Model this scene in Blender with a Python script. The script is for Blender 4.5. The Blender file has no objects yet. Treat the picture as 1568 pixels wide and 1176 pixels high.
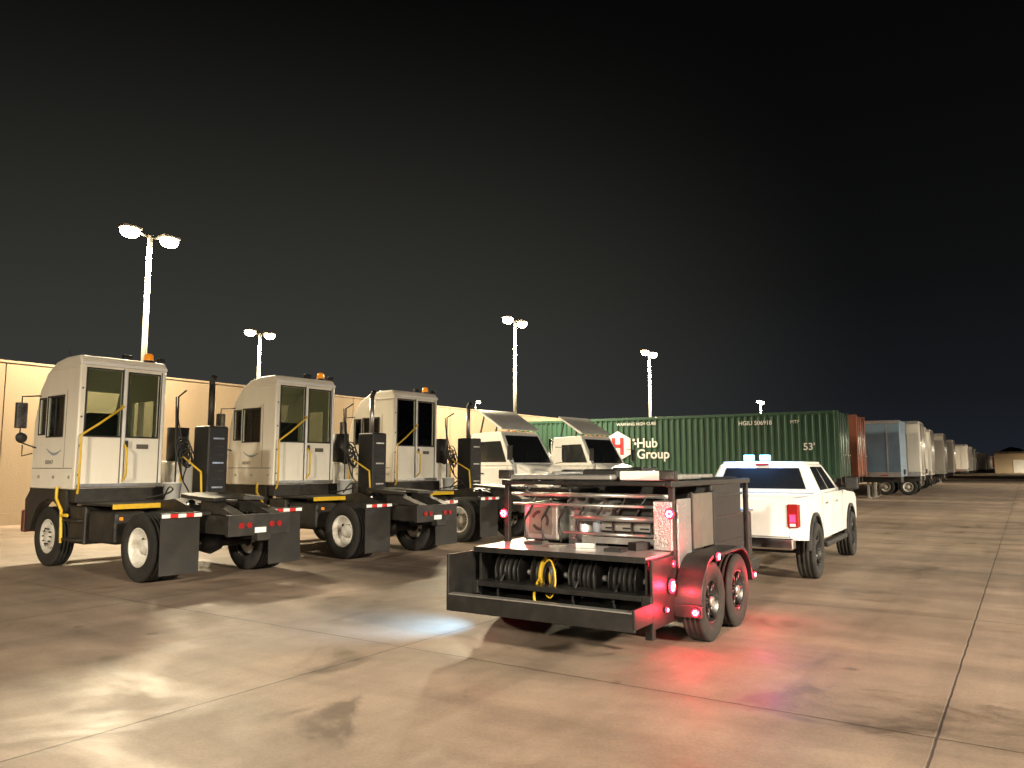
import bpy, math, random
from mathutils import Vector, Matrix
random.seed(4)
S = bpy.context.scene
COL = S.collection

# ------------------------------------------------------------------ materials
def N(nt, t, **k):
    n = nt.nodes.new(t)
    for a, b in k.items():
        setattr(n, a, b)
    return n

def mat(name, col, rough=0.5, metal=0.0, dirt=0.25, scale=3.0, bump=0.0, spec=0.5, dirtcol=None, bscale=40, streak=False):
    m = bpy.data.materials.new(name); m.use_nodes = True
    nt = m.node_tree; p = nt.nodes['Principled BSDF']
    tc = N(nt, 'ShaderNodeTexCoord')
    n = N(nt, 'ShaderNodeTexNoise'); n.inputs['Scale'].default_value = scale; n.inputs['Detail'].default_value = 7
    n.inputs['Roughness'].default_value = 0.65
    if streak:
        mp = N(nt, 'ShaderNodeMapping'); mp.inputs['Scale'].default_value = (1, 1, .12)
        nt.links.new(tc.outputs['Object'], mp.inputs[0]); nt.links.new(mp.outputs[0], n.inputs['Vector'])
    else:
        nt.links.new(tc.outputs['Object'], n.inputs['Vector'])
    mr = N(nt, 'ShaderNodeMapRange'); mr.inputs[1].default_value = 0.42; mr.inputs[2].default_value = 0.72
    mr.inputs[3].default_value = 0; mr.inputs[4].default_value = dirt
    nt.links.new(n.outputs[0], mr.inputs[0])
    mx = N(nt, 'ShaderNodeMix', data_type='RGBA')
    dc = dirtcol or tuple(c * 0.35 + 0.01 for c in col)
    mx.inputs[6].default_value = (*col, 1); mx.inputs[7].default_value = (*dc, 1)
    nt.links.new(mr.outputs[0], mx.inputs[0]); nt.links.new(mx.outputs[2], p.inputs['Base Color'])
    p.inputs['Roughness'].default_value = rough; p.inputs['Metallic'].default_value = metal
    p.inputs['Specular IOR Level'].default_value = spec
    ra = N(nt, 'ShaderNodeMath', operation='MULTIPLY_ADD'); ra.inputs[1].default_value = 0.25; ra.inputs[2].default_value = max(0.02, rough - 0.1)
    nt.links.new(n.outputs[0], ra.inputs[0]); nt.links.new(ra.outputs[0], p.inputs['Roughness'])
    if bump:
        n2 = N(nt, 'ShaderNodeTexNoise'); n2.inputs['Scale'].default_value = bscale; n2.inputs['Detail'].default_value = 4
        nt.links.new(tc.outputs['Object'], n2.inputs['Vector'])
        b = N(nt, 'ShaderNodeBump'); b.inputs['Strength'].default_value = bump; b.inputs['Distance'].default_value = 0.02
        nt.links.new(n2.outputs[0], b.inputs['Height']); nt.links.new(b.outputs[0], p.inputs['Normal'])
    return m

def emat(name, col, st, base=None):
    m = bpy.data.materials.new(name); m.use_nodes = True
    p = m.node_tree.nodes['Principled BSDF']
    p.inputs['Base Color'].default_value = (*(base or col), 1)
    p.inputs['Emission Color'].default_value = (*col, 1); p.inputs['Emission Strength'].default_value = st
    p.inputs['Roughness'].default_value = 0.2
    return m

def glassmat(name, tint=0.55):
    m = bpy.data.materials.new(name); m.use_nodes = True
    nt = m.node_tree; nt.nodes.clear()
    o = N(nt, 'ShaderNodeOutputMaterial'); t = N(nt, 'ShaderNodeBsdfTransparent'); t.inputs[0].default_value = (tint * .93, tint * 1.04, tint * .95, 1)
    g = N(nt, 'ShaderNodeBsdfGlossy'); g.inputs['Roughness'].default_value = 0.03; g.inputs[0].default_value = (.9, .9, .9, 1)
    f = N(nt, 'ShaderNodeFresnel'); f.inputs[0].default_value = 1.5
    mx = N(nt, 'ShaderNodeMixShader')
    nt.links.new(f.outputs[0], mx.inputs[0]); nt.links.new(t.outputs[0], mx.inputs[1]); nt.links.new(g.outputs[0], mx.inputs[2])
    nt.links.new(mx.outputs[0], o.inputs[0])
    return m

M = dict(
    cream=mat('cab_white_paint', (.86, .82, .72), .3, dirt=.22, scale=2.2, dirtcol=(.55, .46, .33), streak=True),
    white=mat('white_paint', (.83, .83, .81), .3, dirt=.15, scale=2),
    frame=mat('black_chassis', (.016, .015, .014), .5, dirt=.8, scale=5, dirtcol=(.052, .043, .032), bump=.15),
    tframe=mat('black_powdercoat', (.008, .008, .008), .38, dirt=.6, scale=6, dirtcol=(.022, .018, .015), bump=.08),
    black=mat('black_plastic', (.008, .008, .008), .5, dirt=.4, scale=6, dirtcol=(.022, .019, .016)),
    rubber=mat('tyre_rubber', (.012, .0115, .011), .8, dirt=.7, scale=9, dirtcol=(.035, .03, .024), bump=.3),
    flap=mat('mudflap_rubber', (.013, .012, .011), .6, dirt=.8, scale=3, dirtcol=(.034, .029, .022)),
    rimw=mat('wheel_white', (.74, .72, .66), .4, dirt=.7, scale=6, dirtcol=(.25, .19, .12)),
    rimd=mat('wheel_dark', (.05, .05, .05), .3, metal=.8, dirt=.3),
    yellow=mat('safety_yellow', (.75, .48, .03), .45, dirt=.4, scale=9),
    silver=mat('aluminium', (.62, .62, .61), .3, metal=.85, dirt=.5, scale=5, dirtcol=(.2, .18, .15)),
    grey=mat('grey_panel', (.12, .105, .088), .5, dirt=.5, scale=4),
    seat=mat('seat_fabric', (.04, .04, .045), .8),
    red=emat('red_lamp', (1, .01, .03), 14, (.5, .01, .01)),
    redlens=emat('tail_lens', (1, .03, .03), .3, (.5, .01, .01)),
    redoff=mat('unlit_red_lens', (.30, .012, .01), .2, dirt=.3),
    redhot=emat('red_lamp_core', (1, .25, .3), 30, (.5, .01, .01)),
    tapeR=mat('reflective_red', (.6, .02, .02), .3, dirt=.2), tapeW=mat('reflective_white', (.85, .85, .85), .3, dirt=.2),
    bumper=mat('bumper_dark_red', (.12, .03, .02), .5, dirt=.6),
    amber=emat('amber_beacon', (1, .32, .02), .4, (.8, .25, .02)),
    led=emat('blue_white_led', (.16, .48, 1), 4.0), workled=emat('work_led', (.75, .9, 1), 8),
    glass=glassmat('clear_glass', .6),
    dglass=mat('dark_glass', (.012, .014, .016), .08, dirt=0, spec=.8),
    green=mat('container_green', (.022, .080, .048), .5, dirt=.5, scale=.8, dirtcol=(.03, .055, .035), streak=True),
    red_c=mat('container_rust', (.28, .09, .05), .55, dirt=.5, scale=1),
    blue_c=mat('trailer_blue', (.17, .27, .38), .4, dirt=.4, scale=1),
    wtrail=mat('trailer_white', (.70, .68, .63), .4, dirt=.6, scale=.9, dirtcol=(.42, .37, .29), streak=True),
    gtrail=mat('trailer_grey', (.42, .39, .35), .45, dirt=.5, scale=.9, streak=True),
    decal=mat('decal_white', (.8, .8, .8), .5, dirt=.15), decalr=mat('decal_red', (.5, .03, .04), .5, dirt=.15),
    decalb=mat('decal_blue', (.30, .36, .42), .5, dirt=.1),
    pole=mat('pole_paint', (.55, .52, .45), .45, dirt=.3), conc=mat('concrete_base', (.4, .37, .32), .9, bump=.3),
    lens=emat('lamp_lens', (1, .84, .55), 60), hose=mat('hose_black', (.013, .013, .013), .45, dirt=.3),
    bucket=mat('bucket_white', (.75, .75, .72), .5, dirt=.3), dia=mat('tread_plate', (.5, .5, .5), .3, metal=.9, dirt=.3, bump=.8, bscale=55),
    chrome=mat('chrome', (.7, .7, .7), .15, metal=1, dirt=.1),
)

# ------------------------------------------------------------------ geometry helpers
def empty(name, loc, rz=0):
    e = bpy.data.objects.new(name, None); COL.objects.link(e)
    e.location = loc; e.rotation_euler = (0, 0, rz); e.empty_display_size = .3
    return e

def obj(name, verts, faces, m, par=None, bevel=0, smooth=False, seg=2):
    me = bpy.data.meshes.new(name); me.from_pydata([tuple(v) for v in verts], [], faces); me.update()
    o = bpy.data.objects.new(name, me); COL.objects.link(o)
    if m: me.materials.append(m)
    if par: o.parent = par
    if bevel:
        b = o.modifiers.new('b', 'BEVEL'); b.width = bevel; b.segments = seg; b.limit_method = 'ANGLE'; b.angle_limit = math.radians(40)
        me.polygons.foreach_set('use_smooth', [True] * len(me.polygons))
        try: b.harden_normals = True
        except Exception: pass
    elif smooth:
        me.polygons.foreach_set('use_smooth', [True] * len(me.polygons))
    return o

def box(name, a, b, m, par=None, bevel=.008, rot=None):
    x0, y0, z0 = a; x1, y1, z1 = b
    c = Vector(((x0 + x1) / 2, (y0 + y1) / 2, (z0 + z1) / 2)); h = Vector((abs(x1 - x0) / 2, abs(y1 - y0) / 2, abs(z1 - z0) / 2))
    vs = [(sx * h.x, sy * h.y, sz * h.z) for sx in (-1, 1) for sy in (-1, 1) for sz in (-1, 1)]
    fs = [(0, 1, 3, 2), (4, 6, 7, 5), (0, 4, 5, 1), (2, 3, 7, 6), (0, 2, 6, 4), (1, 5, 7, 3)]
    o = obj(name, vs, fs, m, par, min(bevel, min(h) * .6))
    o.location = c
    if rot: o.rotation_euler = rot
    return o

def prism(name, prof, y0, y1, m, par=None, bevel=.01, axis='y'):
    n = len(prof); vs = []
    for y in (y0, y1):
        for (a, b) in prof:
            vs.append((a, y, b) if axis == 'y' else ((y, a, b) if axis == 'x' else (a, b, y)))
    fs = [tuple(range(n)), tuple(range(2 * n - 1, n - 1, -1))]
    for i in range(n):
        j = (i + 1) % n; fs.append((i, i + n, j + n, j))
    o = obj(name, vs, fs, m, par, bevel)
    import bmesh
    bm = bmesh.new(); bm.from_mesh(o.data); bmesh.ops.recalc_face_normals(bm, faces=bm.faces); bm.to_mesh(o.data); bm.free()
    return o

def cyl(name, p0, p1, r, m, par=None, seg=20, r2=None):
    p0 = Vector(p0); p1 = Vector(p1); d = p1 - p0; L = d.length; q = d.to_track_quat('Z', 'Y').to_matrix()
    r2 = r if r2 is None else r2; vs = []
    for k, (z, rr) in enumerate(((0, r), (L, r2))):
        for i in range(seg):
            a = 2 * math.pi * i / seg; vs.append(p0 + q @ Vector((rr * math.cos(a), rr * math.sin(a), z)))
    fs = [(i, (i + 1) % seg, (i + 1) % seg + seg, i + seg) for i in range(seg)]
    fs += [tuple(range(seg - 1, -1, -1)), tuple(range(seg, 2 * seg))]
    o = obj(name, vs, fs, m, par)
    for p in o.data.polygons:
        p.use_smooth = len(p.vertices) == 4
    return o

def lathe(name, prof, c, m, par=None, seg=40, axis='y', sgn=1):
    vs = []; fs = []; n = len(prof)
    for i in range(seg):
        a = 2 * math.pi * i / seg
        for (r, t) in prof:
            if axis == 'y': vs.append((r * math.cos(a), sgn * t, r * math.sin(a)))
            elif axis == 'z': vs.append((r * math.cos(a), r * math.sin(a), t))
            else: vs.append((sgn * t, r * math.cos(a), r * math.sin(a)))
    for i in range(seg):
        j = (i + 1) % seg
        for k in range(n - 1):
            fs.append((i * n + k, j * n + k, j * n + k + 1, i * n + k + 1))
    o = obj(name, vs, fs, m, par, 0, True); o.location = c
    import bmesh
    bm = bmesh.new(); bm.from_mesh(o.data); bmesh.ops.remove_doubles(bm, verts=bm.verts, dist=1e-5)
    bmesh.ops.recalc_face_normals(bm, faces=bm.faces); bm.to_mesh(o.data); bm.free()
    return o

def tube(name, pts, r, m, par=None, smooth=False):
    cu = bpy.data.curves.new(name, 'CURVE'); cu.dimensions = '3D'; cu.bevel_depth = r; cu.bevel_resolution = 3; cu.use_fill_caps = True
    if smooth:
        s = cu.splines.new('NURBS'); s.points.add(len(pts) - 1); s.use_endpoint_u = True; s.order_u = 3; s.resolution_u = 8
    else:
        s = cu.splines.new('POLY'); s.points.add(len(pts) - 1)
    for i, p in enumerate(pts): s.points[i].co = (*p, 1)
    cu.materials.append(m)
    o = bpy.data.objects.new(name, cu); COL.objects.link(o)
    if par: o.parent = par
    return o

def pane(name, q, u0, u1, v0, v1, m, par, off=.006):
    bl, br, tr, tl = [Vector(p) for p in q]
    n = (br - bl).cross(tl - bl).normalized()
    f = lambda u, v: (bl * (1 - u) + br * u) * (1 - v) + (tl * (1 - u) + tr * u) * v
    P = [f(u0, v0), f(u1, v0), f(u1, v1), f(u0, v1)]
    vs = [p + n * off for p in P] + [p - n * .003 for p in P]
    return obj(name, vs, [(0, 1, 2, 3), (7, 6, 5, 4), (0, 4, 5, 1), (1, 5, 6, 2), (2, 6, 7, 3), (3, 7, 4, 0)], m, par)

def text(name, s, size, loc, m, par, rot=(math.pi / 2, 0, 0), bold=.0):
    cu = bpy.data.curves.new(name, 'FONT'); cu.body = s; cu.size = size; cu.extrude = .002; cu.offset = bold
    cu.materials.append(m)
    o = bpy.data.objects.new(name, cu); COL.objects.link(o); o.parent = par; o.location = loc; o.rotation_euler = rot
    return o

def wheel(name, par, c, r, w, sgn, style):
    x, y, z = c; R = r * .56 if style != 'pick' else r * .6
    h = w / 2
    prof = [(R, -h * .85), (r * .8, -h), (r * .94, -h * .97), (r, -h * .8)]
    for g in (-.45, 0, .45):
        prof += [(r, h * (g - .1)), (r - .012, h * (g - .08)), (r - .012, h * (g + .08)), (r, h * (g + .1))]
    prof += [(r, h * .8), (r * .94, h * .97), (r * .8, h), (R, h * .85), (R, -h * .85)]
    lathe(name + '_tyre', prof, c, M['rubber'], par, 44, 'y', sgn)
    rm = M['rimw'] if style in ('front', 'rear') else M['rimd']
    if style == 'rear':
        pr = [(R, -h * .8), (R + .008, h * .88), (R * .93, h * .84), (R * .86, -h * .3), (R * .5, -h * .45), (R * .42, -h * .45), (R * .38, h * .3), (R * .2, h * .42), (0, h * .42)]
        yo = -h * .38; rb = R * .66
    elif style == 'front':
        pr = [(R, -h * .8), (R + .008, h * .88), (R * .92, h * .82), (R * .86, h * .3), (R * .7, h * .62), (R * .5, h * .66), (R * .42, h * .66), (R * .38, h * .95), (R * .2, h * 1.05), (0, h * 1.05)]
        yo = h * .52; rb = R * .76
    else:
        pr = [(R, -h * .8), (R + .008, h * .86), (R * .94, h * .8), (R * .86, h * .1), (R * .35, h * .3), (R * .28, h * .55), (0, h * .58)]
        yo = h * .3; rb = R * .7
    lathe(name + '_rim', pr, c, rm, par, 40, 'y', sgn)
    if style in ('front', 'rear'):
        for i in range(10):
            a = i * math.pi / 5
            p = Vector((x + rb * .62 * math.cos(a), y + sgn * (yo + (.045 if style == 'front' else .005)), z + rb * .62 * math.sin(a)))
            cyl(name + '_nut', p, p + Vector((0, sgn * .03, 0)), .014, M['frame'], par, 6)
        for i in range(5 if style == 'front' else 2):
            a = i * 2 * math.pi / (5 if style == 'front' else 2) + .5
            p = Vector((x + rb * math.cos(a), y + sgn * (yo - .01), z + rb * math.sin(a)))
            cyl(name + '_hole', p, p + Vector((0, sgn * .018, 0)), .035, M['black'], par, 12)
    else:
        for i in range(6):
            a = i * math.pi / 3
            p0 = Vector((x + R * .25 * math.cos(a), y + sgn * h * .42, z + R * .25 * math.sin(a)))
            p1 = Vector((x + R * .9 * math.cos(a), y + sgn * h * .66, z + R * .9 * math.sin(a)))
            cyl(name + '_spoke', p0, p1, R * .12, rm, par, 8, R * .07)
        if style == 'trail':
            cyl(name + '_cap', (x, y + sgn * h * .5, z), (x, y + sgn * h * .9, z), .05, M['silver'], par, 16)

def boolean(o, cutters):
    for k in cutters:
        md = o.modifiers.new('c', 'BOOLEAN'); md.object = k; md.operation = 'DIFFERENCE'; md.solver = 'EXACT'
    bpy.context.view_layer.update()
    dg = bpy.context.evaluated_depsgraph_get()
    me = bpy.data.meshes.new_from_object(o.evaluated_get(dg)); o.modifiers.clear(); o.data = me
    for k in cutters: bpy.data.objects.remove(k, do_unlink=True)

def point(name, loc, col, p, par=None, r=.03, kind='POINT', aim=None, size=150, blend=.6):
    l = bpy.data.lights.new(name, kind); l.color = col; l.energy = p; l.shadow_soft_size = r
    o = bpy.data.objects.new(name, l); COL.objects.link(o); o.location = loc
    if kind == 'SPOT':
        l.spot_size = math.radians(size); l.spot_blend = blend
        if aim is not None: o.rotation_euler = (Vector(aim) - Vector(loc)).to_track_quat('-Z', 'Y').to_euler()
    if par: o.parent = par
    return o

# ------------------------------------------------------------------ ground
def ground():
    s = 1500
    o = obj('ground', [(-s, -s, 0), (s, -s, 0), (s, s, 0), (-s, s, 0)], [(0, 1, 2, 3)], None)
    m = bpy.data.materials.new('concrete_yard'); m.use_nodes = True; o.data.materials.append(m)
    nt = m.node_tree; L = nt.links.new; p = nt.nodes['Principled BSDF']
    tc = N(nt, 'ShaderNodeTexCoord')
    def dot(v):
        d = N(nt, 'ShaderNodeVectorMath', operation='DOT_PRODUCT'); L(tc.outputs['Object'], d.inputs[0]); d.inputs[1].default_value = v; return d.outputs['Value']
    def ma(op, a, b=None, c=None):
        n = N(nt, 'ShaderNodeMath', operation=op)
        for i, v in enumerate((a, b, c)):
            if v is None: continue
            if isinstance(v, (int, float)): n.inputs[i].default_value = v
            else: L(v, n.inputs[i])
        return n.outputs[0]
    def noise(scale, detail=6, rough=.6, vec=None, dist=0):
        n = N(nt, 'ShaderNodeTexNoise'); n.inputs['Scale'].default_value = scale; n.inputs['Detail'].default_value = detail
        n.inputs['Roughness'].default_value = rough; n.inputs['Distortion'].default_value = dist
        L(vec or tc.outputs['Object'], n.inputs['Vector']); return n.outputs[0]
    def mr(v, a, b, c, d):
        n = N(nt, 'ShaderNodeMapRange'); L(v, n.inputs[0])
        for i, k in enumerate((a, b, c, d)): n.inputs[i + 1].default_value = k
        return n.outputs[0]
    P = dot((.553, .833, 0)); Q = dot((.833, -.553, 0))
    wob = ma('MULTIPLY_ADD', noise(3, 3), .02, -.01)
    def joint(v, off, sp):
        a = ma('ADD', ma('DIVIDE', ma('SUBTRACT', ma('ADD', v, wob), off), sp), .5)
        d = ma('MULTIPLY', ma('ABSOLUTE', ma('SUBTRACT', ma('FRACT', a), .5)), sp)
        return mr(d, .004, .012, 1, 0), mr(d, .0, .35, 1, 0)
    j1, s1 = joint(Q, -.585, 4.6); j2, s2 = joint(P, 5.85, 4.6)
    j = ma('MAXIMUM', j1, j2); sm = ma('MAXIMUM', s1, s2)
    cv = N(nt, 'ShaderNodeCombineXYZ')
    L(ma('FLOOR', ma('DIVIDE', ma('SUBTRACT', P, 5.85), 4.6)), cv.inputs[0]); L(ma('FLOOR', ma('DIVIDE', ma('SUBTRACT', Q, -.585), 4.6)), cv.inputs[1])
    wn = N(nt, 'ShaderNodeTexWhiteNoise'); L(cv.outputs[0], wn.inputs['Vector'])
    slab = mr(wn.outputs['Value'], 0, 1, .9, 1.07)
    sv = N(nt, 'ShaderNodeCombineXYZ'); L(ma('MULTIPLY', P, .9), sv.inputs[0]); L(ma('MULTIPLY', Q, .16), sv.inputs[1])
    streak = noise(1.0, 7, .6, sv.outputs[0], .6)
    sv2 = N(nt, 'ShaderNodeCombineXYZ'); L(ma('MULTIPLY', P, .12), sv2.inputs[0]); L(ma('MULTIPLY', Q, 1.6), sv2.inputs[1])
    track = noise(1.0, 5, .6, sv2.outputs[0], .3)
    big = noise(.28, 8, .62, None, .8); mid = noise(1.6, 8, .65); fine = noise(38, 5, .7); stain = noise(.55, 9, .66, None, 1.2)
    speck = noise(140, 2, .6)
    tone = ma('MULTIPLY', mr(big, .3, .7, .76, 1.12), slab)
    tone = ma('MULTIPLY', tone, mr(streak, .35, .68, 1.14, .70))
    tone = ma('MULTIPLY', tone, mr(track, .45, .7, 1.0, .78))
    tone = ma('MULTIPLY', tone, mr(mid, .3, .7, .80, 1.15))
    tone = ma('MULTIPLY', tone, mr(fine, .3, .7, .84, 1.14))
    tone = ma('MULTIPLY', tone, mr(speck, .3, .7, .88, 1.12))
    tone = ma('MULTIPLY', tone, mr(stain, .58, .66, 1, .55))
    drip = N(nt, 'ShaderNodeTexVoronoi'); drip.inputs['Scale'].default_value = .9; L(tc.outputs['Object'], drip.inputs['Vector'])
    dd = ma('ADD', drip.outputs['Distance'], ma('MULTIPLY_ADD', noise(9, 3), .14, -.07))
    tone = ma('MULTIPLY', tone, mr(dd, .03, .07, .6, 1))
    tone = ma('MULTIPLY', tone, mr(ma('MULTIPLY', sm, mid), .2, .6, 1, .85))
    tone = ma('MULTIPLY', tone, mr(j, 0, 1, 1, .35))
    cm = N(nt, 'ShaderNodeMix', data_type='RGBA', blend_type='MULTIPLY'); cm.inputs[0].default_value = 1
    c2 = N(nt, 'ShaderNodeMix', data_type='RGBA'); c2.inputs[6].default_value = (.315, .25, .195, 1); c2.inputs[7].default_value = (.31, .22, .165, 1); L(big, c2.inputs[0])
    L(c2.outputs[2], cm.inputs[6]); cc = N(nt, 'ShaderNodeCombineXYZ'); L(tone, cc.inputs[0]); L(tone, cc.inputs[1]); L(tone, cc.inputs[2]); L(cc.outputs[0], cm.inputs[7])
    L(cm.outputs[2], p.inputs['Base Color'])
    L(mr(stain, .45, .68, .64, .40), p.inputs['Roughness'])
    hb = ma('SUBTRACT', ma('MULTIPLY_ADD', fine, .2, ma('MULTIPLY', mid, .3)), j)
    b = N(nt, 'ShaderNodeBump'); b.inputs['Strength'].default_value = .4; b.inputs['Distance'].default_value = .012; L(hb, b.inputs['Height']); L(b.outputs[0], p.inputs['Normal'])
ground()

# ------------------------------------------------------------------ perimeter wall
U = Vector((.545, .839, 0)); V = Vector((.839, -.545, 0))
def wall():
    e = empty('perimeter_wall', (-15.2, 23.1, 0), math.atan2(.839, .545))
    m = mat('tan_stucco', (.275, .21, .14), .85, dirt=.4, scale=.5, bump=.25, dirtcol=(.18, .135, .09), bscale=18, streak=True)
    cap = mat('wall_cap', (.29, .22, .15), .8, dirt=.3)
    x = -22.0; i = 0
    while x < 260:
        box('panel_%d' % i, (x + .012, 0, 0), (x + 7.3 - .012, .22, 4.86), m, e, .012)
        box('joint_%d' % i, (x + 7.3 - .02, .03, 0), (x + 7.3 + .02, .2, 4.84), M['grey'], e, .002)
        x += 7.3; i += 1
    box('coping', (-22, -.03, 4.865), (260, .25, 4.94), cap, e, .01)
    box('footing_band', (-22, -.02, 0), (260, -.001, .35), cap, e, .004)
wall()

# ------------------------------------------------------------------ street lamps, some added out of view as fill
LC = (1, .83, .55)
def lamp(x, y, h=9.0, power=9000, rz=math.atan2(.839, .545), single=False, col=LC, soft=.22):
    e = empty('street_or_fill_lamp', (x, y, 0), rz)
    cyl('footing', (0, 0, 0), (0, 0, .75), .3, M['conc'], e, 24)
    cyl('pole', (0, 0, .75), (0, 0, h - .02), .1, M['pole'], e, 16, .07)
    box('base_plate', (-.17, -.17, .751), (.17, .17, .79), M['pole'], e)
    for s in ((1,) if single else (-1, 1)):
        cyl('arm', (0, 0, h - .1), (s * .45, 0, h), .035, M['pole'], e, 10)
        x0, x1 = sorted((s * .36, s * .95))
        box('head', (x0, -.2, h + .02), (x1, .2, h + .12), M['pole'], e, .03)
        prof = [(.215, 0), (.22, -.10), (.20, -.17), (.14, -.235), (.07, -.26), (0, -.265)]
        o = lathe('lens', prof, (s * .66, 0, h + .018), M['lens'], e, 20, 'z'); o.scale = (1.35, 1, 1)
        point('lamp_light', (s * .66, 0, h - .36), col, power, e, soft, 'SPOT', (s * .66, 0, 0), 170, .3)
lamp(-11.4, 23.6, power=5200, soft=.4); lamp(-13.8, 41.6, power=4500); lamp(.15, 38, power=6000); lamp(8.8, 48.9, power=8500)
lamp(28, 86.4, power=13000); lamp(-4.5, 94, h=9.7, single=True, power=4000)
lamp(45, 118, power=20000); lamp(75, 165, power=24000); lamp(138, 168, power=40000)  # hidden lamps, added to light the far yard and warehouse wall
WC = (1, .87, .66)
lamp(17, -9, power=40000, col=WC, soft=.6); lamp(-9, -13, power=19000, col=WC, soft=.6); lamp(36, 24, power=22000, col=WC, soft=.4); lamp(62, 58, power=30000, col=WC)  # unseen lamps added as fill for the cabs, foreground and trailer ends

# ------------------------------------------------------------------ terminal tractor
def tape(par, x, y0, y1, z, n=6, h=.05):
    w = (y1 - y0) / n
    for i in range(n):
        box('reflective_tape', (x - .012, y0 + i * w, z), (x, y0 + (i + 1) * w, z + h), M['tapeR' if i % 2 else 'tapeW'], par, .001)

def tractor(x, y, rz, v=0):
    e = empty('terminal_tractor', (x, y, 0), rz)
    c = empty('cab_assembly', (.58, 0, .09)); c.parent = e
    F = M['frame']
    for s in (-1, 1):
        box('frame_rail', (-1.35, s * .43 - .05, .72), (4.2, s * .43 + .05, 1.0), F, e)
        wheel('rear_wheel', e, (0, s * 1.08, .52), .52, .27, s, 'rear')
        wheel('inner_rear_wheel', e, (0, s * .77, .52), .52, .27, s, 'rear')
        wheel('front_wheel', e, (3.2, s * 1.05, .52), .52, .28, s, 'front')
        fy0, fy1 = sorted((s * .62, s * 1.25))
        box('mudflap', (-.72, fy0, .15), (-.70, fy1, 1.0), M['flap'], e, .004, (.01 * s * (v + 1), .03, .02 * s))
        box('mudflap_bar', (-.74, min(s * .45, s * 1.26), 1.0), (-.66, max(s * .45, s * 1.26), 1.06), F, e)
        tape(e, -.742, fy0, fy1, .99, 5, .055)
        for k in (.2, .34):
            cyl('tail_light', (-1.36, s * k, .86), (-1.38, s * k, .86), .045, M['redoff'], e, 16)
        tube('spring', [(-.5, s * .55, .62), (0, s * .55, .5), (.5, s * .55, .66)], .05, F, e, True)
    cyl('rear_axle', (0, -.9, .52), (0, .9, .52), .09, F, e); lathe('differential', [(0, -.2), (.14, -.17), (.2, 0), (.14, .17), (0, .2)], (0, 0, .52), F, e, 20)
    cyl('front_axle', (3.2, -.9, .5), (3.2, .9, .5), .06, F, e)
    box('tail_crossmember', (-1.36, -.55, .7), (-1.28, .55, 1.02), F, e)
    box('license_plate', (-1.372, -.1, .72), (-1.362, .1, .82), M['tapeW'], e, .001)
    box('tow_hitch', (-1.48, -.12, .62), (-1.3, .12, .74), F, e, .02)
    for a, b in ((.22, .43), (-.43, -.22)):
        prism('fifth_wheel_ramp', [(-1.35, 1.0), (-1.3, 1.02), (-.45, 1.27), (-.4, 1.2), (-.4, 1.02)], a, b, F, e)
    pl = [(-.75, .45), (-.6, .16), (-.12, .06), (-.06, 0), (-.12, -.06), (-.6, -.16), (-.75, -.45), (-.5, -.5), (.2, -.46), (.42, -.3), (.42, .3), (.2, .46), (-.5, .5)]
    o = prism('fifth_wheel_plate', pl, 1.24, 1.30, F, e, .01, 'z'); o.rotation_euler = (0, -.05, 0)
    prism('boom', [(-.3, 1.0), (.5, 1.22), (1.4, 1.12), (1.4, .98), (.4, 1.0)], -.36, .36, F, e)
    for s in (-.25, .25):
        cyl('lift_cylinder', (1.25, s, .85), (.15, s, 1.15), .06, M['chrome'], e)
    box('deck_plate', (.95, -1.15, 1.1), (2.2, 1.15, 1.14), F, e)
    box('deck_edge', (.92, -.05, 1.06), (.949, 1.15, 1.14), M['yellow'], e, .003)
    box('fuel_tank', (.85, .62, .5), (1.75, 1.15, 1.02), F, e, .06)
    box('battery_box', (1.85, .6, .45), (2.42, 1.16, 1.08), F, e, .03)
    box('air_tank_box', (.85, -1.15, .5), (2.3, -.6, 1.02), F, e, .06)
    for z in (.5, .82):
        box('step', (1.9, 1.14, z), (2.45, 1.26, z + .04), F, e)
    tube('step_rail', [(2.5, 1.24, .45), (2.5, 1.26, 1.0), (2.72, 1.26, 1.2), (2.72, 1.26, 1.4)], .026, M['yellow'], e)
    tube('step_rail_rear', [(2.3, 1.25, .92), (2.5, 1.26, .92)], .03, M['yellow'], e)
    arch = [(3.2 + .66 * math.cos(a), .55 + .62 * math.sin(a)) for a in [math.radians(t) for t in range(0, 181, 15)]]
    for a, b in ((1.0, 1.2), (-1.2, -1.0)):
        prism('front_skirt', [(4.12, .6), (4.15, 1.15), (3.95, 1.34), (2.5, 1.34), (2.5, 1.02)] + [(p, q) for p, q in reversed(arch) if q > .85] + [(3.9, .6)], a, b, F, e, .01)
    box('front_bumper', (4.1, -1.22, .55), (4.24, 1.22, .95), M['bumper'] if v == 0 else F, e, .03)
    box('engine_cover', (2.4, -1.1, 1.02), (4.1, -.5, 1.85), M['cream'], e, .06)
    e0 = e; e = c
    box('floor', (1.66, -.5, 1.04), (3.5, 1.16, 1.28), F, e)
    y0, y1 = -.36, 1.2
    prof = [(1.66, 1.26), (1.64, 3.5), (1.72, 3.6), (2.2, 3.6), (2.6, 3.54), (2.95, 3.36), (3.22, 3.05), (3.38, 2.5), (3.42, 1.26)]
    cab = prism('cab', prof, y0, y1, M['cream'], e, .035)
    inner = prism('k0', [(1.72, 1.34), (1.72, 3.45), (2.2, 3.53), (2.57, 3.47), (2.89, 3.3), (3.14, 3.02), (3.30, 2.48), (3.34, 1.34)], y0 + .05, y1 - .05, None, e, 0)
    cut = [inner]
    R1 = (y1 - .13 - .60, y1 - .13, 2.2, 3.36)
    R2 = (y0 + .15, y0 + .15 + .55, 2.2, 3.34)
    for r in (R1, R2): cut.append(box('k', (1.5, r[0], r[2]), (1.8, r[1], r[3]), None, e, .0))
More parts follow.
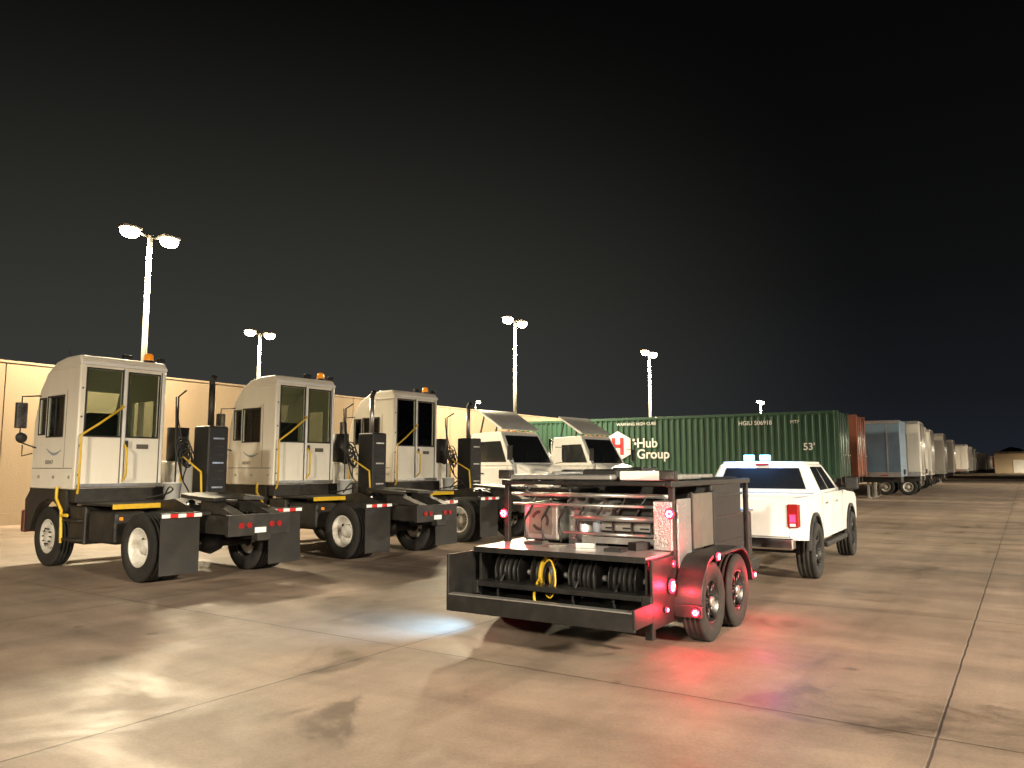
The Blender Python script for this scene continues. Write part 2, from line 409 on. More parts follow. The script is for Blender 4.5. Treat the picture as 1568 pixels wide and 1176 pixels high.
    cut.append(box('k', (2.2, y1 - .2, 2.2), (2.82, y1 + .2, 2.9), None, e, 0))
    cut.append(box('k', (2.92, y1 - .2, 2.25), (3.16, y1 + .2, 2.88), None, e, 0))
    cut.append(box('k', (2.0, y0 - .2, 2.2), (2.8, y0 + .2, 2.9), None, e, 0))
    cut.append(box('k', (3.0, y0 + .12, 2.1), (3.8, y1 - .12, 3.1), None, e, 0))
    boolean(cab, cut)
    G = M['glass']
    for n, r in (('rear_window', R1), ('door_window', R2)):
        box(n, (1.67, r[0] - .01, r[2] - .01), (1.676, r[1] + .01, r[3] + .01), G, e, .0005)
        t = .028
        for a, b in (((1.632, r[0] - t, r[2] - t), (1.66, r[0], r[3] + t)), ((1.632, r[1], r[2] - t), (1.66, r[1] + t, r[3] + t)),
                     ((1.632, r[0], r[2] - t), (1.66, r[1], r[2])), ((1.632, r[0], r[3]), (1.66, r[1], r[3] + t))):
            box(n + '_seal', a, b, M['black'], e, .003)
    for yy in (y0 + .07, y0 + .78):
        box('door_edge', (1.612, yy - .022, 1.35), (1.65, yy + .022, 3.42), M['white'], e, .006)
        box('door_edge_shadow_gap', (1.628, yy + .024, 1.36), (1.648, yy + .036, 3.41), M['grey'], e, .002)
    box('door_track', (1.60, y0 + .02, 3.43), (1.65, y1 - .03, 3.49), M['white'], e, .006)
    box('door_sill', (1.60, y0 + .02, 1.3), (1.65, y1 - .03, 1.36), M['silver'], e, .006)
    box('door_handle', (1.58, y0 + .70, 2.0), (1.62, y0 + .74, 2.12), M['black'], e, .006)
    box('panel_label', (1.636, y0 + .3, 1.98), (1.642, y0 + .52, 2.06), M['grey'], e, .001)
    for k in range(4): box('reflector_dot', (1.636, y1 - .07, 1.5 + k * .5), (1.642, y1 - .04, 1.53 + k * .5), M['grey'], e, .001)
    box('side_window_glass', (2.19, y1 - .02, 2.19), (2.83, y1 - .014, 2.91), G, e, .0005)
    box('side_front_glass', (2.91, y1 - .02, 2.24), (3.17, y1 - .014, 2.89), G, e, .0005)
    box('window_slider', (2.5, y1 - .012, 2.2), (2.525, y1 + .006, 2.9), M['black'], e, .002)
    t = .025
    for a0, a1, b0, b1 in ((2.2, 2.82, 2.2, 2.9), (2.92, 3.16, 2.25, 2.88)):
        for a, b in (((a0 - t, y1 - .01, b0 - t), (a0, y1 + .012, b1 + t)), ((a1, y1 - .01, b0 - t), (a1 + t, y1 + .012, b1 + t)),
                     ((a0, y1 - .01, b0 - t), (a1, y1 + .012, b0)), ((a0, y1 - .01, b1), (a1, y1 + .012, b1 + t))):
            box('side_window_seal', a, b, M['black'], e, .003)
    box('seat_base', (2.1, .3, 1.5), (2.6, .85, 1.9), M['seat'], e, .06); box('seat_back', (2.05, .3, 1.9), (2.2, .85, 2.62), M['seat'], e, .06)
    box('dash', (2.85, y0 + .08, 1.4), (3.25, y1 - .1, 2.1), M['seat'], e, .05)
    lathe('steering_wheel', [(.2 + .014 * math.cos(k * .785), .014 * math.sin(k * .785)) for k in range(9)], (2.75, .58, 2.2), M['black'], e, 28, 'z')
    box('side_seam', (1.76, y1 - .004, 1.62), (3.34, y1 + .004, 1.632), M['grey'], e, .001)
    box('side_seam_v', (2.08, y1 - .004, 1.64), (2.088, y1 + .004, 3.0), M['grey'], e, .001)
    for xx in (1.8, 2.4, 3.0):
        box('side_latch', (xx, y1, 1.45), (xx + .08, y1 + .012, 1.5), M['silver'], e, .003)
    box('roof_gutter', (1.66, y1 - .01, 3.38), (2.65, y1 + .015, 3.40), M['cream'], e, .003)
    pts = [(2.2 + i / 14 * .6, 1.95 - .09 * math.sin(math.pi * (i / 14)) + .03 * i / 14) for i in range(15)]
    vs = []
    for i, (a, b) in enumerate(pts):
        th = .006 + .017 * math.sin(math.pi * i / 14); vs += [(a, y1 + .004, b - th), (a, y1 + .004, b + th)]
    obj('side_decal', vs, [(2 * i, 2 * i + 2, 2 * i + 3, 2 * i + 1) for i in range(14)], M['decalb'], e)
    text('unit_number', '0%d2417' % (3 + v), .1, (2.8, y1 + .004, 1.7), M['grey'], e, (math.pi / 2, 0, math.pi))
    Y = M['yellow']
    tube('grab_rail', [(1.62, y0 + .76, 1.4), (1.5, y0 + .76, 1.5), (1.5, y0 + .76, 1.95), (1.6, y0 + .76, 2.05)], .02, Y, e)
    tube('grab_rail_corner', [(1.62, y1 - .05, 1.2), (1.52, y1 - .02, 1.3), (1.52, y1 - .02, 2.2), (1.5, y1 - .3, 2.4), (1.52, y1 - .72, 2.72), (1.62, y1 - .73, 2.74)], .02, Y, e)
    cyl('beacon_base', (1.85, -.1, 3.6), (1.85, -.1, 3.64), .09, M['black'], e)
    lathe('beacon', [(.08, 0), (.078, .1), (.05, .13), (0, .135)], (1.85, -.1, 3.64), M['amber'], e, 20, 'z')
    box('work_light', (1.66, .3, 3.6), (1.74, .46, 3.68), M['black'], e); box('work_light_2', (1.66, -.32, 3.6), (1.74, -.2, 3.68), M['black'], e)
    tube('antenna', [(2.5, 1.0, 3.55), (2.53, 1.02, 3.78)], .008, M['black'], e)
    lathe('horn', [(.0, 0), (.05, .02), (.06, .07), (0, .08)], (2.4, .95, 3.56), M['silver'], e, 16, 'z')
    tube('mirror_arm', [(3.15, y1, 2.95), (3.3, y1 + .26, 2.93), (3.3, y1 + .26, 2.1), (3.25, y1, 2.0)], .014, M['black'], e)
    box('mirror', (3.27, y1 + .16, 2.35), (3.33, y1 + .36, 2.82), M['black'], e, .02)
    box('mirror_glass', (3.262, y1 + .175, 2.37), (3.269, y1 + .345, 2.80), M['chrome'], e, .001)
    lathe('convex_mirror', [(0, -.03), (.08, -.015), (.1, .0), (.08, .04), (0, .06)], (3.28, y1 + .24, 2.18), M['black'], e, 20, 'x')
    tube('mirror_arm_low', [(3.38, y1, 1.9), (3.45, y1 + .15, 1.85), (3.45, y1 + .15, 2.05)], .012, M['black'], e)
    e = e0
    box('exhaust_guard', (1.3, -1.12, 1.14), (1.8, -.70, 2.5), M['black'], e, .04)
    for k in range(7): box('guard_slot', (1.285, -1.02, 1.35 + k * .15), (1.299, -.80, 1.38 + k * .15), M['silver'] if k % 3 == 0 else F, e, .002)
    cyl('exhaust_stack', (1.6, -.92, 2.45), (1.6, -.92, 3.3), .055, M['silver'] if v else F, e)
    tube('exhaust_tip', [(1.6, -.92, 3.2), (1.6, -.92, 3.35), (1.53, -.92, 3.45)], .055, F, e)
    cyl('air_cleaner', (2.6, -.85, 1.8), (2.6, -.85, 2.5), .2, M['black'], e)
    tube('deck_rail_far', [(1.9, -.52, 1.14), (1.85, -.52, 1.95), (1.2, -.52, 1.65), (1.15, -.52, 1.14)], .02, Y, e)
    tube('line_mast', [(1.95, -.46, 1.1), (1.95, -.46, 3.05), (1.7, -.46, 3.15)], .016, F, e)
    for k in range(3):
        a = [(2.0, -.44, 3.05 - .1 * k)]
        for i in range(26):
            t = i / 25; ang = t * 2 * math.pi * 3 + k
            a.append((1.86 + .05 * math.sin(ang * .7), -.52 + .13 * math.cos(ang) - .05 * k, 2.05 - .16 * math.sin(ang) - .1 * k + .1 * t))
        a += [(1.7, -.45, 1.5), (1.3, -.3, 1.4), (1.1, -.3, 1.2)]
        tube('air_line', a, .013, M['hose'], e, True)
    lathe('bucket', [(0, 0), (.13, 0), (.155, .3), (.165, .3), (.165, .32), (.15, .32), (.14, .28), (0, .28)], (1.72, -.28, 1.141), M['bucket'], e, 24, 'z')
    tube('bucket_handle', [(1.72, -.44, 1.42), (1.72, -.46, 1.32), (1.72, -.28, 1.22), (1.72, -.11, 1.32), (1.72, -.12, 1.42)], .005, F, e, True)
    for k in range(4):
        tube('frame_hose', [(.7, -.3 + .2 * k, 1.12), (.3, -.25 + .18 * k, 1.27 - .05 * k), (-.2, -.3 + .2 * k, 1.05), (-.9, -.2 + .13 * k, 1.03)], .014, M['hose'], e, True)
    tube('gladhand_line', [(1.3, .1, 1.2), (.9, .25, 1.45), (.6, .3, 1.35), (.9, .4, 1.25), (1.4, .35, 1.2)], .014, M['hose'], e, True)
    box('marker_light', (.62, 1.13, .9), (.68, 1.165, .95), M['amber'], e, .004)
    return e0

RZ = math.atan2(.6, -.8)
tractor(-4.97, 12.85, RZ, 0); tractor(-2.5, 15.8, RZ - .02, 1); tractor(-.5, 19.0, RZ - .03, 2)

# ------------------------------------------------------------------ white day-cab trucks
def daycab(x, y, rz):
    e = empty('semi_truck_day_cab', (x, y, 0), rz); W = M['white']; F = M['frame']
    for s in (-1, 1):
        box('frame_rail', (-5.0, s * .42 - .05, .75), (2.4, s * .42 + .05, 1.02), F, e)
        wheel('front_wheel', e, (1.75, s * 1.05, .52), .52, .28, s, 'front')
        for xx in (-3.0, -4.35):
            wheel('drive_wheel', e, (xx, s * 1.08, .52), .52, .27, s, 'rear'); wheel('inner_drive_wheel', e, (xx, s * .78, .52), .52, .27, s, 'rear')
        cyl('fuel_tank', (-.9, s * .95, .7), (.5, s * .95, .7), .3, M['silver'], e, 28)
    box('floor', (-1.0, -1.1, .95), (.9, 1.1, 1.1), W, e)
    prism('cab_lower', [(-1.0, .98), (-1.0, 1.75), (1.0, 1.75), (1.05, 1.2), (.9, .98)], -1.12, 1.12, W, e, .04)
    Vv = [(-1.0, -1.12, 1.752), (1.0, -1.12, 1.752), (1.0, 1.12, 1.752), (-1.0, 1.12, 1.752), (-.95, -.98, 2.85), (.35, -.95, 2.9), (.35, .95, 2.9), (-.95, .98, 2.85)]
    obj('cab_upper', Vv, [(0, 1, 5, 4), (1, 2, 6, 5), (2, 3, 7, 6), (3, 0, 4, 7), (4, 5, 6, 7), (3, 2, 1, 0)], W, e, .05)
    q = lambda a, b_, c, d: (Vv[a], Vv[b_], Vv[c], Vv[d])
    pane('windshield', q(1, 2, 6, 5), .07, .93, .1, .88, M['dglass'], e, .008)
    pane('door_window', q(0, 1, 5, 4), .3, .9, .12, .72, M['dglass'], e, .008)
    pane('door_window_l', q(2, 3, 7, 6), .1, .7, .12, .72, M['dglass'], e, .008)
    pane('back_window', q(3, 0, 4, 7), .2, .8, .3, .75, M['dglass'], e, .008)
    tube('wiper', [(1.0, -.5, 1.86), (.75, -.1, 2.2)], .012, M['black'], e); tube('wiper_2', [(1.0, .3, 1.86), (.75, .7, 2.2)], .012, M['black'], e)
    hv = [(1.0, -1.08, 1.1), (2.55, -.85, 1.0), (2.55, .85, 1.0), (1.0, 1.08, 1.1), (.98, -.98, 1.86), (2.4, -.72, 1.5), (2.4, .72, 1.5), (.98, .98, 1.86)]
    obj('hood', hv, [(0, 1, 5, 4), (1, 2, 6, 5), (2, 3, 7, 6), (3, 0, 4, 7), (4, 5, 6, 7), (3, 2, 1, 0)], W, e, .1, seg=3)
    pane('grille', (hv[1], hv[2], hv[6], hv[5]), .2, .8, .05, .85, M['black'], e, .03)
    for k in range(5): box('grille_bar', (2.56, -.5, 1.05 + k * .08), (2.6, .5, 1.075 + k * .08), M['chrome'], e, .004)
    for s in (-1, 1):
        y0, y1 = sorted((s * .68, s * 1.16))
        arch = [(1.75 + .66 * math.cos(math.radians(t)), .56 + .64 * math.sin(math.radians(t))) for t in range(170, 5, -15)]
        prism('fender', [(1.0, .7), (1.0, 1.3), (1.4, 1.42), (2.2, 1.38), (2.62, 1.1), (2.62, .62), (2.42, .62)] + list(reversed(arch)), y0, y1, W, e, .03)
        box('headlight', (2.5, min(s * .72, s * 1.1), .98), (2.64, max(s * .72, s * 1.1), 1.2), M['chrome'], e, .04)
        tube('mirror_arm', [(1.0, s * 1.1, 2.4), (1.15, s * 1.4, 2.4), (1.15, s * 1.4, 1.9), (1.0, s * 1.1, 1.85)], .015, M['black'], e)
        box('mirror', (1.1, min(s * 1.3, s * 1.5), 1.95), (1.18, max(s * 1.3, s * 1.5), 2.4), M['black'], e, .03)
        tube('door_seam', [(-.55, s * 1.123, 1.05), (-.55, s * 1.123, 1.76)], .006, M['grey'], e); tube('door_seam_f', [(.75, s * 1.123, 1.05), (.78, s * 1.123, 1.74)], .006, M['grey'], e)
        box('door_handle', (-.45, min(s * 1.12, s * 1.15), 1.5), (-.25, max(s * 1.12, s * 1.15), 1.54), M['black'], e, .006)
        box('side_step', (-.9, min(s * .9, s * 1.2), .42), (.6, max(s * .9, s * 1.2), .48), M['black'], e)
    box('bumper', (2.55, -1.2, .42), (2.72, 1.2, .86), W, e, .05)
    prism('roof_deflector', [(.42, 2.96), (.40, 3.0), (-.70, 3.66), (-.74, 3.62), (.3, 2.96)], -.95, .95, W, e, .006)
    for s in (-.7, .7):
        tube('deflector_strut', [(-.6, s, 3.56), (-.8, s, 2.86)], .03, M['black'], e); tube('deflector_strut_2', [(.0, s, 3.2), (-.1, s, 2.88)], .03, M['black'], e)
    for k in range(5): box('clearance_light', (.3, -.6 + k * .3 - .03, 2.9), (.36, -.6 + k * .3 + .03, 2.93), M['amber'], e, .004)
    box('fifth_wheel', (-4.1, -.45, 1.15), (-3.2, .45, 1.24), F, e, .03)
    cyl('exhaust', (-1.15, -.9, 1.0), (-1.15, -.9, 2.8), .07, M['chrome'], e)
RW = math.atan2(-.66, .75)
daycab(.0, 26.1, RW); daycab(2.95, 29.8, RW)

# ------------------------------------------------------------------ containers and trailers
def bogie(e, xs, W=2.45):
    for xx in xs:
        for s, yy in ((-1, .2), (1, W - .2)):
            wheel('chassis_wheel', e, (xx, yy, .5), .5, .34, s, 'rear')
        cyl('axle', (xx, .3, .5), (xx, W - .3, .5), .07, M['frame'], e)

def legs(e, xx, W=2.45):
    for yy in (.45, W - .45):
        box('landing_leg', (xx - .06, yy - .06, .06), (xx + .06, yy + .06, 1.1), M['gtrail'], e); box('landing_foot', (xx - .14, yy - .12, 0.004), (xx + .14, yy + .12, .05), M['gtrail'], e)
    cyl('leg_brace', (xx, .45, .7), (xx, W - .45, .7), .03, M['gtrail'], e)

def corrug(name, x0, x1, y, z0, z1, d, per, m, par):
    vs = []
    n = int((x1 - x0) / per); per = (x1 - x0) / n
    for k in range(n):
        b = x0 + k * per
        for f, dd in ((0, 0), (.28, 0), (.42, d), (.86, d)):
            vs += [(b + f * per, y + dd, z0), (b + f * per, y + dd, z1)]
    vs += [(x1, y, z0), (x1, y, z1)]
    fs = [(2 * i, 2 * i + 2, 2 * i + 3, 2 * i + 1) for i in range(len(vs) // 2 - 1)]
    return obj(name, vs, fs, m, par)

def cargo(kind, ox, oy, m, L=16.15, top=4.1, detail=False, rz=-.576, doors=True, wheels=True, rear=False):
    e = empty('shipping_container' if kind == 'c' else 'semi_trailer', (ox, oy, 0), rz)
    W = 2.45; zb = 1.25
    if kind == 'c':
        box('core', (-L + .06, .07, zb + .05), (-.09, W - .07, top - .03), m, e, .005)
        if detail: corrug('corrugated_side', -L + .15, -.15, .012, zb + .16, top - .12, .036, .285, m, e)
        else: box('side', (-L + .1, .02, zb + .15), (-.12, .069, top - .12), m, e, .003)
        for z0, z1 in ((zb, zb + .16), (top - .12, top)):
            box('rail', (-L + .16, 0, z0), (-.16, .068, z1), m, e, .006)
        for xx in (-L, -.16):
            for yy in (0, W - .16):
                box('corner_post', (xx, yy, zb), (xx + .16, yy + .16, top), m, e, .01)
        for xx in (-L - .01, -.17):
            for zz in (zb - .005, top - .115):
                box('corner_casting', (xx, -.01, zz), (xx + .18, .17, zz + .12), m, e, .01)
        box('chassis_l', (-L + .2, .7, .98), (-.1, .85, 1.24), M['frame'], e); box('chassis_r', (-L + .2, W - .85, .98), (-.1, W - .7, 1.24), M['frame'], e)
        for xx in (-L + .3, -L / 2, -.4): box('bolster', (xx - .12, 0.05, 1.08), (xx + .12, W - .05, 1.235), M['frame'], e)
    else:
        box('body', (-L, 0, zb), (0, W, top), m, e, .02)
        box('bottom_rail', (-L, -.015, zb - .02), (0, -.001, zb + .22), M['silver'], e, .004); box('top_rail', (-L, -.015, top - .16), (0, -.001, top - .005), M['silver'], e, .004)
        for k in range(int(L / 1.2)): box('side_rib', (-.6 - k * 1.2, -.01, zb + .22), (-.56 - k * 1.2, -.001, top - .16), M['silver'], e, .002)
        box('underframe', (-L + .2, .7, .95), (-.1, W - .7, zb - .001), M['frame'], e)
        for k in range(8):
            box('marker_tape', (-.9 - k * 1.9, -.02, zb + .04), (-.6 - k * 1.9, -.016, zb + .09), M['tapeR'], e, .001)
    x = 0.0
    if doors:
        for k, (a, b) in enumerate(((.06, W / 2 - .01), (W / 2 + .01, W - .06))):
            box('door', (x - .085 if kind == 'c' else x + .002, a, zb + .1), (x - .03 if kind == 'c' else x + .03, b, top - .1), m, e, .006)
            for f in (.3, .72):
                yy = a + (b - a) * f
                cyl('lock_bar', (x + (.0 if kind == 'c' else .05), yy, zb + .05), (x + (.0 if kind == 'c' else .05), yy, top - .08), .02, M['silver'], e, 8)
                box('lock_handle', (x + (0 if kind == 'c' else .05), yy - .02, 2.2), (x + .06, yy + .22, 2.25), M['silver'], e, .004)
    else:
        for k in range(1, 5): box('nose_rib', (x + .001, W * k / 5 - .02, zb), (x + .012, W * k / 5 + .02, top), M['silver'], e, .002)
        box('connector_box', (x, W / 2 - .3, zb + .1), (x + .06, W / 2 + .3, zb + .35), M['frame'], e)
    if rear:
        box('bumper_bar', (x - .1, .3, .55), (x - .02, W - .3, .65), M['frame'], e); box('bumper_leg', (x - .1, .5, .64), (x - .04, .6, 1.0), M['frame'], e); box('bumper_leg2', (x - .1, W - .6, .64), (x - .04, W - .5, 1.0), M['frame'], e)
        for yy in (.35, W - .5): box('tail_light', (x - .02, yy, 1.03), (x, yy + .15, 1.1), M['redoff'], e, .004)
        if wheels: bogie(e, (-1.3, -2.55)); legs(e, -L + 3)
    elif wheels: legs(e, -2.6); bogie(e, (-L + 2.2, -L + 3.5))
    return e

g = cargo('c', 13.7, 32.3, M['green'], detail=True, rear=True)
text('logo_text_top', 'Hub', .62, (-9.15, -.004, 2.66), M['decal'], g, bold=.012)
text('logo_text_bottom', 'Group', .62, (-9.15, -.004, 2.13), M['decal'], g, bold=.012)
hx = [( -10.15 + .78 * math.sin(math.radians(a)), 2.72 + .75 * math.cos(math.radians(a))) for a in range(0, 360, 60)]
obj('logo_hexagon', [(a, -.004, b) for a, b in hx], [tuple(range(6))], M['decal'], g)
for a, b, c, d in ((-10.47, -10.27, 2.3, 3.14), (-10.03, -9.83, 2.3, 3.14), (-10.35, -9.95, 2.64, 2.82)):
    obj('logo_h', [(a, -.008, c), (b, -.008, c), (b, -.008, d), (a, -.008, d)], [(0, 1, 2, 3)], M['decalr'], g)
for a, b in ((-9.3, 3.02), (-9.22, 2.84)): obj('logo_dot', [(a - .08, -.004, b), (a, -.004, b - .08), (a + .08, -.004, b), (a, -.004, b + .08)], [(0, 1, 2, 3)], M['decal'], g)
text('serial', 'HGIU 506918', .26, (-4.2, -.004, 3.58), M['decal'], g, bold=.004); text('serial_2', 'MTP', .2, (-1.95, -.004, 3.6), M['decal'], g)
text('warning', 'WARNING HIGH CUBE', .2, (-10.2, -.004, 3.72), M['decal'], g); text('length', "53'", .42, (-1.45, -.004, 2.45), M['decal'], g, bold=.006)
box('placard', (-13.6, -.02, 2.9), (-13.3, -.006, 3.1), M['decal'], g, .002)

base = Vector((13.7, 32.3, 0))
row = [(3.5, .15, 'c', 'red_c', 0), (7.1, 1.5, 't', 'blue_c', 0), (10.8, 2.0, 't', 'wtrail', 1), (14.4, 1.85, 't', 'wtrail', 0), (18.1, 1.9, 't', 'wtrail', 1), (21.8, 1.5, 't', 'wtrail', 0),
       (25.6, 2.1, 't', 'gtrail', 1), (29.4, 1.5, 't', 'wtrail', 0), (33.2, 1.2, 'c', 'blue_c', 1)]
s = 38.2
cs = ['wtrail', 'gtrail', 'wtrail', 'red_c', 'wtrail', 'blue_c', 'gtrail', 'wtrail', 'red_c', 'wtrail', 'gtrail']
i = 0
while s < 230:
    row.append((s, random.uniform(.5, 2.2), 'c' if i % 4 == 3 else 't', cs[i % len(cs)], i % 2)); s += random.choice((3.7, 3.9, 4.1, 4.1, 8)); i += 1
for k, (s, o, kd, mm, dr) in enumerate(row):
    p = base + U * s + V * o
    cargo(kd, p.x, p.y, M[mm], top=4.1 + random.uniform(-.12, .03), doors=bool(dr) or kd == 'c', wheels=k < 14, rear=k in (4, 8, 11))

# ------------------------------------------------------------------ pickup
def pickup(x, y, rz):
    e = empty('pickup_truck', (x, y, 0), rz); W = M['white']; B = M['black']
    R = .43; xr, xf = 1.25, 4.95
    def arc(cx, rad=.53, st=14): return [(cx + rad * math.cos(math.radians(t)), .47 + rad * math.sin(math.radians(t))) for t in range(180, -1, -st)]
    bot = [(.02, .68), (xr - .53, .62)] + [p for p in arc(xr) if p[1] > .62] + [(xr + .53, .56), (xf - .53, .56)] + [p for p in arc(xf) if p[1] > .6] + [(5.70, .62)]
    top = [(5.82, .75), (5.82, 1.12), (5.6, 1.22), (4.35, 1.30), (1.95, 1.30), (1.94, 1.285), (.03, 1.285)]
    for s in (-1, 1):
        y0, y1 = sorted((s * .86, s * 1.0))
        prism('body_side', bot + top, y0, y1, W, e, .028)
        for cx in (xr, xf):
            a1 = arc(cx, .56); a0 = arc(cx, .50)
            prism('arch_trim', [p for p in a1] + [p for p in reversed(a0)], min(s * .98, s * 1.035), max(s * .98, s * 1.035), B, e, .006)
            wheel('wheel', e, (cx, s * .91, R), R, .29, s, 'pick')
        box('inner_filler', (1.8, min(s * .2, s * .7), .6), (5.5, max(s * .2, s * .7), 1.0), B, e)
        box('side_step', (2.0, min(s * .9, s * 1.06), .42), (4.1, max(s * .9, s * 1.06), .5), B, e, .02)
        for xx in (1.96, 3.0, 4.0): box('door_gap', (xx, min(s * .995, s * 1.003), .66), (xx + .01, max(s * .995, s * 1.003), 1.28), M['grey'], e, .0005)
        box('body_crease', (.1, min(s * .99, s * 1.006), 1.02), (4.3, max(s * .99, s * 1.006), 1.045), W, e, .003)
        for xx in (2.15, 3.15): box('door_handle', (xx, min(s * 1.0, s * 1.03), 1.12), (xx + .2, max(s * 1.0, s * 1.03), 1.155), M['chrome'], e, .01)
        box('tail_light', (-.02, min(s * .84, s * 1.005), .86), (.12, max(s * .84, s * 1.005), 1.2), M['redoff'], e, .02)
        box('tail_light_glow', (-.028, min(s * .88, s * .96), .94), (-.02, max(s * .88, s * .96), 1.05), M['red'], e, .003)
        box('tail_light_reverse', (-.026, min(s * .88, s * .96), .88), (-.02, max(s * .88, s * .96), .92), M['tapeW'], e, .002)
        tube('mirror_arm', [(3.95, s * .95, 1.33), (3.98, s * 1.15, 1.38)], .03, B, e); box('mirror', (3.9, min(s * 1.08, s * 1.3), 1.32), (4.02, max(s * 1.08, s * 1.3), 1.56), B, e, .03)
        box('headlight', (5.68, min(s * .68, s * .98), .9), (5.84, max(s * .68, s * .98), 1.12), M['chrome'], e, .03)
    box('bed_floor', (.06, -.86, .72), (1.9, .86, .78), B, e); box('bed_front', (1.86, -.86, .78), (1.94, .86, 1.28), W, e)
    box('tailgate', (0, -.855, .72), (.08, .855, 1.28), W, e, .02); box('tailgate_handle', (-.012, -.12, 1.08), (0.001, .12, 1.16), B, e, .005)
    box('rear_bumper', (-.16, -.95, .55), (.02, .95, .72), M['chrome'], e, .03); box('plate', (-.168, -.15, .58), (-.161, .15, .7), M['tapeW'], e, .001)
    box('hood', (4.2, -.87, 1.0), (5.7, .87, 1.27), W, e, .06); box('front_end', (5.6, -.9, .6), (5.84, .9, 1.1), B, e, .04); box('front_bumper', (5.76, -.98, .5), (5.94, .98, .72), M['chrome'], e, .04)
    box('cab_lower', (1.95, -.87, .6), (4.2, .87, 1.29), W, e, .01)
    for cx in (xr, xf): cyl('axle', (cx, -.8, R), (cx, .8, R), .06, B, e)
    z0, z1 = 1.295, 1.80
    q = [(1.97, -.96, z0), (4.5, -.9, z0), (4.5, .9, z0), (1.97, .96, z0), (2.12, -.74, z1), (3.6, -.72, z1), (3.6, .72, z1), (2.12, .74, z1)]
    obj('cab_upper', q, [(0, 1, 5, 4), (1, 2, 6, 5), (2, 3, 7, 6), (3, 0, 4, 7), (4, 5, 6, 7), (3, 2, 1, 0)], W, e, .05, seg=3)
    box('roof', (2.14, -.70, 1.77), (3.55, .70, 1.835), W, e, .03)
    D = M['dglass']
    pane('rear_window', (q[3], q[0], q[4], q[7]), .1, .9, .14, .84, D, e, .01)
    pane('windshield', (q[1], q[2], q[6], q[5]), .06, .94, .06, .92, D, e, .01)
    for s, qq in ((-1, (q[0], q[1], q[5], q[4])), (1, (q[2], q[3], q[7], q[6]))):
        a = (.08, .42, .46, .80) if s < 0 else (.2, .54, .58, .92)
        pane('side_window_a', qq, a[0], a[1], .1, .88, D, e, .01); pane('side_window_b', qq, a[2], a[3], .1, .88, D, e, .01)
    box('third_brake_light', (2.07, -.12, 1.77), (2.12, .12, 1.80), M['redoff'], e, .004)
    for yy in (.24, -.04):
        box('beacon_mount', (2.16, yy - .09, 1.836), (2.28, yy + .09, 1.85), B, e, .004)
        box('strobe_light', (2.14, yy - .09, 1.85), (2.22, yy + .09, 1.95), M['led'], e, .012)
        point('strobe', (2.02, yy, 1.98), (.2, .45, 1), 35, e, .04)
    cyl('hitch', (-.4, 0, .5), (0, 0, .5), .035, B, e)
    return e
pickup(3.30, 11.815, math.radians(58.5))

